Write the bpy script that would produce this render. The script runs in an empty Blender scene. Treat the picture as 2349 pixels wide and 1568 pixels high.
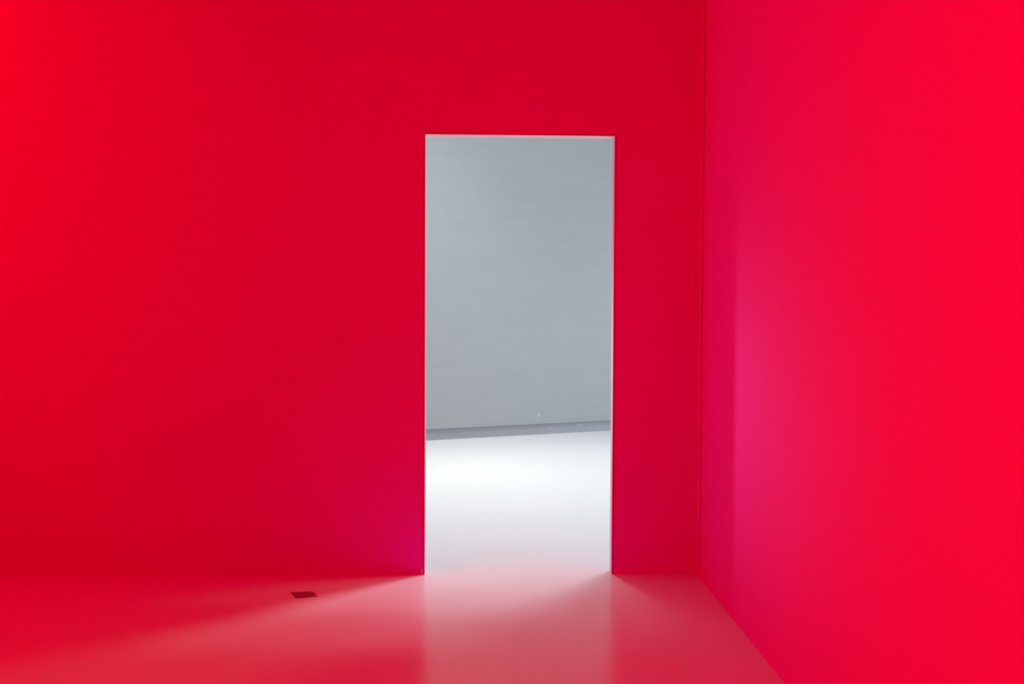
import bpy, bmesh, math
from mathutils import Matrix, Vector

S = bpy.context.scene
C = S.collection

# ------------------------------------------------------------------ measures
EYE = 1.5
F_PX = 1850.93
YAW, PITCH, ROLL = 0.025256, 0.025175, 0.004306
D = 4.7607                  # camera to front wall
XR = 1.2289                 # right wall plane
XL = -4.2                   # left wall (outside the frame)
YB = -4.6                   # back wall (behind the camera)
H1 = 4.0                    # height of the red room
DL, DR, DT = -0.3923, 0.7195, 2.5932   # doorway
TH = 0.072                  # partition thickness
GA, GY = 0.36672, 10.4636   # grey wall angle and distance
H2 = 8.5                    # height of the room beyond
X2L, X2R = -5.0, 5.0

# ------------------------------------------------------------------ materials
def mat(name, col, rough=0.6, spec=0.5, ior=1.5, noise=None, bump=0.0, bscale=200, coat=0.0, coat_rough=0.2):
    m = bpy.data.materials.new(name); m.use_nodes = True
    nt = m.node_tree; b = nt.nodes['Principled BSDF']
    b.inputs['Base Color'].default_value = (*col, 1)
    b.inputs['Roughness'].default_value = rough
    b.inputs['IOR'].default_value = ior
    b.inputs['Specular IOR Level'].default_value = spec
    b.inputs['Coat Weight'].default_value = coat
    b.inputs['Coat Roughness'].default_value = coat_rough
    tc = nt.nodes.new('ShaderNodeTexCoord')
    if noise:
        amt, sc, det = noise
        mp = nt.nodes.new('ShaderNodeMapping'); mp.inputs['Scale'].default_value = sc
        n = nt.nodes.new('ShaderNodeTexNoise'); n.inputs['Scale'].default_value = 1.0
        n.inputs['Detail'].default_value = det
        r = nt.nodes.new('ShaderNodeMapRange')
        r.inputs['From Min'].default_value = 0.3; r.inputs['From Max'].default_value = 0.7
        r.inputs['To Min'].default_value = 1 - amt; r.inputs['To Max'].default_value = 1 + amt
        mx = nt.nodes.new('ShaderNodeMix'); mx.data_type = 'RGBA'; mx.blend_type = 'MULTIPLY'
        mx.inputs[0].default_value = 1.0
        mx.inputs[6].default_value = (*col, 1)
        L = nt.links
        L.new(tc.outputs['Object'], mp.inputs['Vector']); L.new(mp.outputs[0], n.inputs['Vector'])
        L.new(n.outputs['Fac'], r.inputs['Value']); L.new(r.outputs[0], mx.inputs[7])
        L.new(mx.outputs[2], b.inputs['Base Color'])
    if bump:
        n2 = nt.nodes.new('ShaderNodeTexNoise'); n2.inputs['Scale'].default_value = bscale
        n2.inputs['Detail'].default_value = 3
        bp = nt.nodes.new('ShaderNodeBump'); bp.inputs['Strength'].default_value = bump
        bp.inputs['Distance'].default_value = 0.002
        nt.links.new(tc.outputs['Object'], n2.inputs['Vector'])
        nt.links.new(n2.outputs['Fac'], bp.inputs['Height'])
        nt.links.new(bp.outputs[0], b.inputs['Normal'])
    return m

PAINT = (0.80, 0.012, 0.58)
M_wall = mat('rose_wall_paint', PAINT, 0.75, 0.08, noise=(0.012, (1.3, 1.3, 1.3), 3), bump=0.05)
M_trim = mat('rose_trim_paint', PAINT, 0.7, 0.1)
M_gap = mat('dark_gap', (0.30, 0.03, 0.10), 0.9, 0.1)
M_jamb = mat('pale_jamb_paint', (0.86, 0.80, 0.78), 0.5, 0.4)
M_white = mat('pale_grey_paint', (0.36, 0.38, 0.40), 0.8, 0.2)
M_floor = mat('white_resin_floor', (0.80, 0.78, 0.86), 0.2, 0.5, ior=1.6, noise=(0.008, (2, 2, 2), 3))
M_grey = mat('grey_wall_paint', (0.328, 0.342, 0.366), 0.8, 0.2, noise=(0.022, (1.2, 1.2, 9.0), 6), bump=0.15, bscale=120)
M_plinth = mat('grey_plinth_paint', (0.33, 0.34, 0.375), 0.7, 0.2, noise=(0.02, (2, 2, 8), 4))
M_scuff = mat('pale_scuff', (0.62, 0.66, 0.70), 0.8, 0.2)
M_hatch = mat('dark_hatch_metal', (0.30, 0.08, 0.15), 0.45, 0.4, bump=0.1)
M_steel = mat('bright_steel', (0.9, 0.8, 0.85), 0.35, 0.6)

# ------------------------------------------------------------------ mesh helpers
def link(name, bm, m, parent=None, kind=None):
    bmesh.ops.recalc_face_normals(bm, faces=bm.faces)
    me = bpy.data.meshes.new(name); bm.to_mesh(me); bm.free()
    me.materials.append(m)
    o = bpy.data.objects.new(name, me); C.objects.link(o)
    if parent: o.parent = parent
    if kind: o['kind'] = kind
    return o

def box(bm, x0, x1, y0, y1, z0, z1):
    v = [bm.verts.new((x, y, z)) for z in (z0, z1) for y in (y0, y1) for x in (x0, x1)]
    for f in ((0, 1, 3, 2), (4, 6, 7, 5), (0, 4, 5, 1), (2, 3, 7, 6), (0, 2, 6, 4), (1, 5, 7, 3)):
        bm.faces.new([v[i] for i in f])

def prism(bm, prof, to3, a, b):
    """profile points swept between a and b; to3(p, t) gives the 3D point"""
    A = [bm.verts.new(to3(p, a)) for p in prof]; B = [bm.verts.new(to3(p, b)) for p in prof]
    n = len(prof)
    for i in range(n):
        bm.faces.new([A[i], A[(i + 1) % n], B[(i + 1) % n], B[i]])
    bm.faces.new(A); bm.faces.new(B[::-1])

def struct(name, boxes, m, parent=None):
    bm = bmesh.new()
    for b in boxes: box(bm, *b)
    return link(name, bm, m, parent, None if parent else 'structure')

# ------------------------------------------------------------------ red room
W = 0.2
fl = struct('floor', [(X2L - W, X2R + W, YB - W, 15.5, -0.12, 0.0)], M_floor)

def slab_with_hole(name, x0, x1, z0, z1, y0, y1, hx0, hx1, hz, m_face, m_reveal):
    """partition with a doorway cut to the floor; the reveal takes its own paint"""
    bm = bmesh.new()
    P = [(x0, z0), (hx0, z0), (hx0, hz), (hx1, hz), (hx1, z0), (x1, z0), (x1, z1), (x0, z1)]
    A = [bm.verts.new((x, y0, z)) for x, z in P]; B = [bm.verts.new((x, y1, z)) for x, z in P]
    # front and back split into quads
    for V, in ((A,), (B,)):
        tl = bm.verts.new((hx0, V[0].co.y, z1)); tr = bm.verts.new((hx1, V[0].co.y, z1))
        ml = bm.verts.new((x0, V[0].co.y, hz)); mr = bm.verts.new((x1, V[0].co.y, hz))
        bm.faces.new([V[0], V[1], V[2], ml]); bm.faces.new([ml, V[2], tl, V[7]])
        bm.faces.new([V[2], V[3], tr, tl]); bm.faces.new([V[3], mr, V[6], tr])
        bm.faces.new([V[4], V[5], mr, V[3]])
    for i in range(8):
        f = bm.faces.new([A[i], A[(i + 1) % 8], B[(i + 1) % 8], B[i]])
        if i in (1, 2, 3): f.material_index = 1
        else: f.material_index = 0
    for f in bm.faces:
        if all(abs(v.co.y - y1) < 1e-6 for v in f.verts): f.material_index = 2
    o = link(name, bm, m_face, None, 'structure')
    o.data.materials.append(m_reveal); o.data.materials.append(M_white)
    return o

wall_front = slab_with_hole('wall_front', XL, X2R, 0, H2, D, D + TH, DL, DR, DT, M_wall, M_jamb)
# the same partition carries on to the left behind the frame's edge
struct('wall_front_end', [(X2L - W, XL, D, D + TH, 0, H2)], M_white)

# right wall: short return strip, shadow gap, main panel
GAP0, GAP1 = D - 0.066, D - 0.090
wr = struct('wall_right', [(XR, XR + W, YB, GAP1, 0, H1),
                           (XR, XR + W, GAP1, D, 0, 0.045),
                           (XR + 0.03, XR + W, GAP1, D, 0.045, H1)], M_wall)
struct('return_strip', [(XR - 0.002, XR + 0.03, GAP0, D, 0.045, H1)], M_trim, wr)
struct('shadow_gap', [(XR + 0.022, XR + 0.03, GAP1, GAP0, 0.045, H1)], M_gap, wr)
struct('wall_left', [(XL - W, XL, YB, D, 0, H1)], M_wall)
struct('wall_back', [(XL - W, XR + W, YB - W, YB, 0, H1)], M_wall)
struct('ceiling', [(XL - W, XR + W, YB - W, D, H1, H1 + W)], M_wall)

# low flush skirtings
def skirting(name, x0, x1, end_left=False, end_right=False):
    t, h, b = 0.005, 0.033, 0.005
    bm = bmesh.new()
    prism(bm, [(0, 0), (-t, 0), (-t, h - 0.002), (-t + 0.003, h), (0, h)],
          lambda p, s: (s, D + p[0], p[1]), x0, x1)
    # chamfer the free ends
    for v in bm.verts:
        if v.co.y < D - 0.001:
            if end_right and abs(v.co.x - x1) < 1e-5: v.co.x -= b
            if end_left and abs(v.co.x - x0) < 1e-5: v.co.x += b
    bm.normal_update()
    for f in bm.faces:
        c0 = f.calc_center_median()
        if (end_right and c0.x > x1 - 0.01 and abs(f.normal.x) > 0.3): f.material_index = 1
    o = link(name, bm, M_wall, None, 'structure'); o.data.materials.append(M_jamb)
    return o
skirting('baseboard_front', XL, DL - 0.0125, end_right=True)
skirting('baseboard_front_right', DR + 0.012, XR - 0.002, end_left=True)
bm = bmesh.new()
prism(bm, [(0, 0), (-0.004, 0), (-0.004, 0.040), (-0.002, 0.042), (0, 0.042)],
      lambda p, s: (XR + p[0], s, p[1]), YB, D - 0.006)
link('baseboard_right', bm, M_wall, None, 'structure')

# slim corner bead around the doorway
def bead(name, frame):
    bm = bmesh.new(); w, g, t = 0.0065, 0.0085, 0.004
    for f in frame:
        if f == 'L': box(bm, DL - w, DL, D - t, D + 0.001, 0, DT + w)
        if f == 'R': box(bm, DR, DR + w, D - t, D + 0.001, 0, DT + w)
        if f == 'T': box(bm, DL, DR, D - t, D + 0.001, DT, DT + w)
    return link(name, bm, M_trim, None, 'structure')
bead('trim_1', 'LTR')
bm = bmesh.new()
w, g = 0.0065, 0.0105
box(bm, DL - g, DL - w, D - 0.0012, D + 0.001, 0, DT + g)
box(bm, DR + w, DR + g, D - 0.0012, D + 0.001, 0, DT + g)
box(bm, DL - w, DR + w, D - 0.0012, D + 0.001, DT + w, DT + g)
link('trim_2', bm, M_gap, None, 'structure')

# ------------------------------------------------------------------ room beyond
rot = Matrix.Rotation(GA, 4, 'Z')
def turned(name, boxes, m, parent=None):
    bm = bmesh.new()
    for b in boxes: box(bm, *b)
    o = link(name, bm, m, parent, None if parent else 'structure')
    if not parent:
        o.matrix_world = Matrix.Translation((0, GY, 0)) @ rot
    return o
c = math.cos(GA)
gw = turned('wall_far', [(-5.9, 5.9, -0.04 * c, 0.16, 0.1455, H2)], M_grey)
gp = turned('baseboard_far', [(-5.9, 5.9, 0.0, 0.16, 0, 0.1455)], M_plinth)
def scuff(name, x, z, w, h, y, parent):
    bm = bmesh.new(); n = 8
    vs = []
    for i in range(n):
        a = 2 * math.pi * i / n
        vs.append((x + w * math.cos(a) * (1 + 0.2 * math.sin(3 * a)), z + h * math.sin(a)))
    prism(bm, vs, lambda p, s: (p[0], s, p[1]), y, y - 0.0006)
    return link(name, bm, M_scuff, parent)
scuff('scuff_mark', 0.660, 0.262, 0.006, 0.024, -0.04 * c, gw)
scuff('scuff_mark', 0.86, 0.082, 0.035, 0.004, 0.0, gp)
scuff('scuff_mark', 1.28, 0.098, 0.06, 0.003, 0.0, gp)
struct('wall_far_left', [(X2L - W, X2L, D + TH, 15.5, 0, H2)], M_white)
# window wall on the right of the far room, opening at WY0..WY1
WY0, WY1, WZ0, WZ1 = 8.35, 9.75, 0.15, 3.6
struct('wall_far_right', [(X2R, X2R + W, D + TH, WY0, 0, H2), (X2R, X2R + W, WY1, 15.5, 0, H2),
                          (X2R, X2R + W, WY0, WY1, 0, WZ0), (X2R, X2R + W, WY0, WY1, WZ1, H2)], M_white)
struct('ceiling_far', [(X2L - W, X2R + W, D, 15.5, H2, H2 + W)], M_white)

# ------------------------------------------------------------------ floor hatch
hp = [(-1.105, 4.449), (-0.992, 4.4615), (-0.979, 4.455), (-0.938, 4.383), (-1.052, 4.353)]
cx = sum(p[0] for p in hp) / 5; cy = sum(p[1] for p in hp) / 5
e = bpy.data.objects.new('floor_hatch', None); C.objects.link(e); e.location = (cx, cy, 0)
e['label'] = 'small dark rectangular access hatch set in the glossy floor left of the doorway'
e['category'] = 'floor hatch'
def poly(pts, s, z0, z1):
    bm = bmesh.new()
    prism(bm, [((x - cx) * s, (y - cy) * s) for x, y in pts], lambda p, z: (p[0], p[1], z), z0, z1)
    return bm
link('frame', poly(hp, 1.0, 0.0, 0.0016), M_hatch, e)
link('lid', poly(hp, 0.93, 0.0016, 0.003), M_hatch, e)
bm = bmesh.new(); bmesh.ops.create_uvsphere(bm, u_segments=12, v_segments=8, radius=0.0035,
    matrix=Matrix.Translation((-0.949 - cx, 4.3835 - cy, 0.005)))
ct = link('catch', bm, M_steel, e); ct['label'] = 'tiny bright catch'

# ------------------------------------------------------------------ lights
def area(name, loc, target, sx, sy, power, col, spread=180):
    l = bpy.data.lights.new(name, 'AREA'); l.shape = 'RECTANGLE'; l.size = sx; l.size_y = sy
    l.energy = power; l.color = col; l.spread = math.radians(spread)
    o = bpy.data.objects.new(name, l); C.objects.link(o); o.location = loc
    d = Vector(target) - Vector(loc)
    o.rotation_euler = d.to_track_quat('-Z', 'Y').to_euler()
    return o
# unseen red lamps, added and aimed to build up the red light
RED = (1.0, 0.0, 0.010)
ROSE = (1.0, 0.0, 0.026)
area('red_wall_fill', (XL + 0.08, 2.7, 2.1), (0, 2.7, 1.8), 1.2, 2.6, 47, RED)  # added by the left wall to redden the front wall's left side
area('red_wall_fill', (XL + 0.08, -0.6, 1.7), (1.2, 0.8, 1.6), 1.4, 2.2, 78, ROSE, 98)  # added fill, narrowed to reach the right wall and spare the front
area('red_ceiling_fill', (-3.7, 4.2, H1 - 0.05), (-3.7, 4.2, 0), 0.6, 0.6, 16, RED)  # small fill added to brighten the upper left of the front wall
area('red_ceiling_fill', (0.75, 0.9, H1 - 0.05), (0.75, 0.9, 0), 0.5, 1.2, 5, ROSE)  # small fill added to brighten the near end of the right wall
# daylight of the tall room beyond, with unseen fill lamps added
DAY = (0.93, 0.98, 1.0)
ZC = H2 - 0.1
area('skylight', (1.01, 5.68, ZC), (0.16, 4.83, 0.5), 0.8, 0.8, 62, DAY)
area('skylight', (1.72, 6.39, ZC), (0.16, 4.83, 0.5), 0.8, 0.8, 134, DAY)
area('skylight', (2.63, 7.30, ZC), (0.16, 4.83, 0.5), 0.8, 0.8, 72, DAY)
area('skylight', (3.6, 5.8, ZC), (3.6, 5.8, 0), 1.0, 1.0, 40, DAY)
area('skylight', (0.0, 7.2, ZC), (0.0, 7.2, 0), 1.2, 1.2, 34, DAY)
area('floor_fill', (-0.4, 8.0, ZC), (-0.3, 8.1, 0), 0.6, 0.6, 50, (0.97, 1.03, 0.80), 52)  # unseen lamp added to brighten the far floor without spilling through the door
area('window_daylight', (X2R - 0.1, 8.8, 1.5), (0, 8.8, 1.5), 1.4, 2.4, 120, DAY)
area('right_wall_fill', (-2.14, 8.85, 1.5), (1.229, 4.25, 1.05), 0.3, 0.8, 0.95, DAY, 18)  # unseen narrow beam added for the bright strip on the right wall
area('far_wall_fill', (-3.2, 6.4, 4.2), (-1.3, 9.96, 3.0), 0.8, 1.6, 24, (0.95, 1.0, 0.94), 80)  # unseen lamp added to lift the left part of the grey wall

w = bpy.data.worlds.new('World'); S.world = w; w.use_nodes = True
w.node_tree.nodes['Background'].inputs[0].default_value = (0.6, 0.75, 1, 1)
w.node_tree.nodes['Background'].inputs[1].default_value = 0.0

# ------------------------------------------------------------------ camera
cam = bpy.data.cameras.new('Camera'); co = bpy.data.objects.new('Camera', cam); C.objects.link(co)
cam.sensor_width = 36; cam.lens = F_PX / 2349 * 36; cam.clip_start = 0.05
f = Vector((math.sin(YAW) * math.cos(PITCH), math.cos(YAW) * math.cos(PITCH), -math.sin(PITCH)))
r = Vector((math.cos(YAW), -math.sin(YAW), 0)); up = r.cross(f)
cs, sn = math.cos(ROLL), math.sin(ROLL)
r2 = cs * r + sn * up; u2 = -sn * r + cs * up
m = Matrix((r2, u2, -f)).transposed().to_4x4(); m.translation = (0, 0, EYE)
co.matrix_world = m
S.camera = co

S.view_settings.view_transform = 'Standard'
S.view_settings.look = 'None'
S.view_settings.gamma = 1
S.view_settings.exposure = 0
S.view_settings.use_curve_mapping = False
S.cycles.max_bounces = 9
S.cycles.diffuse_bounces = 7
S.cycles.sample_clamp_indirect = 6
S.cycles.use_denoising = True
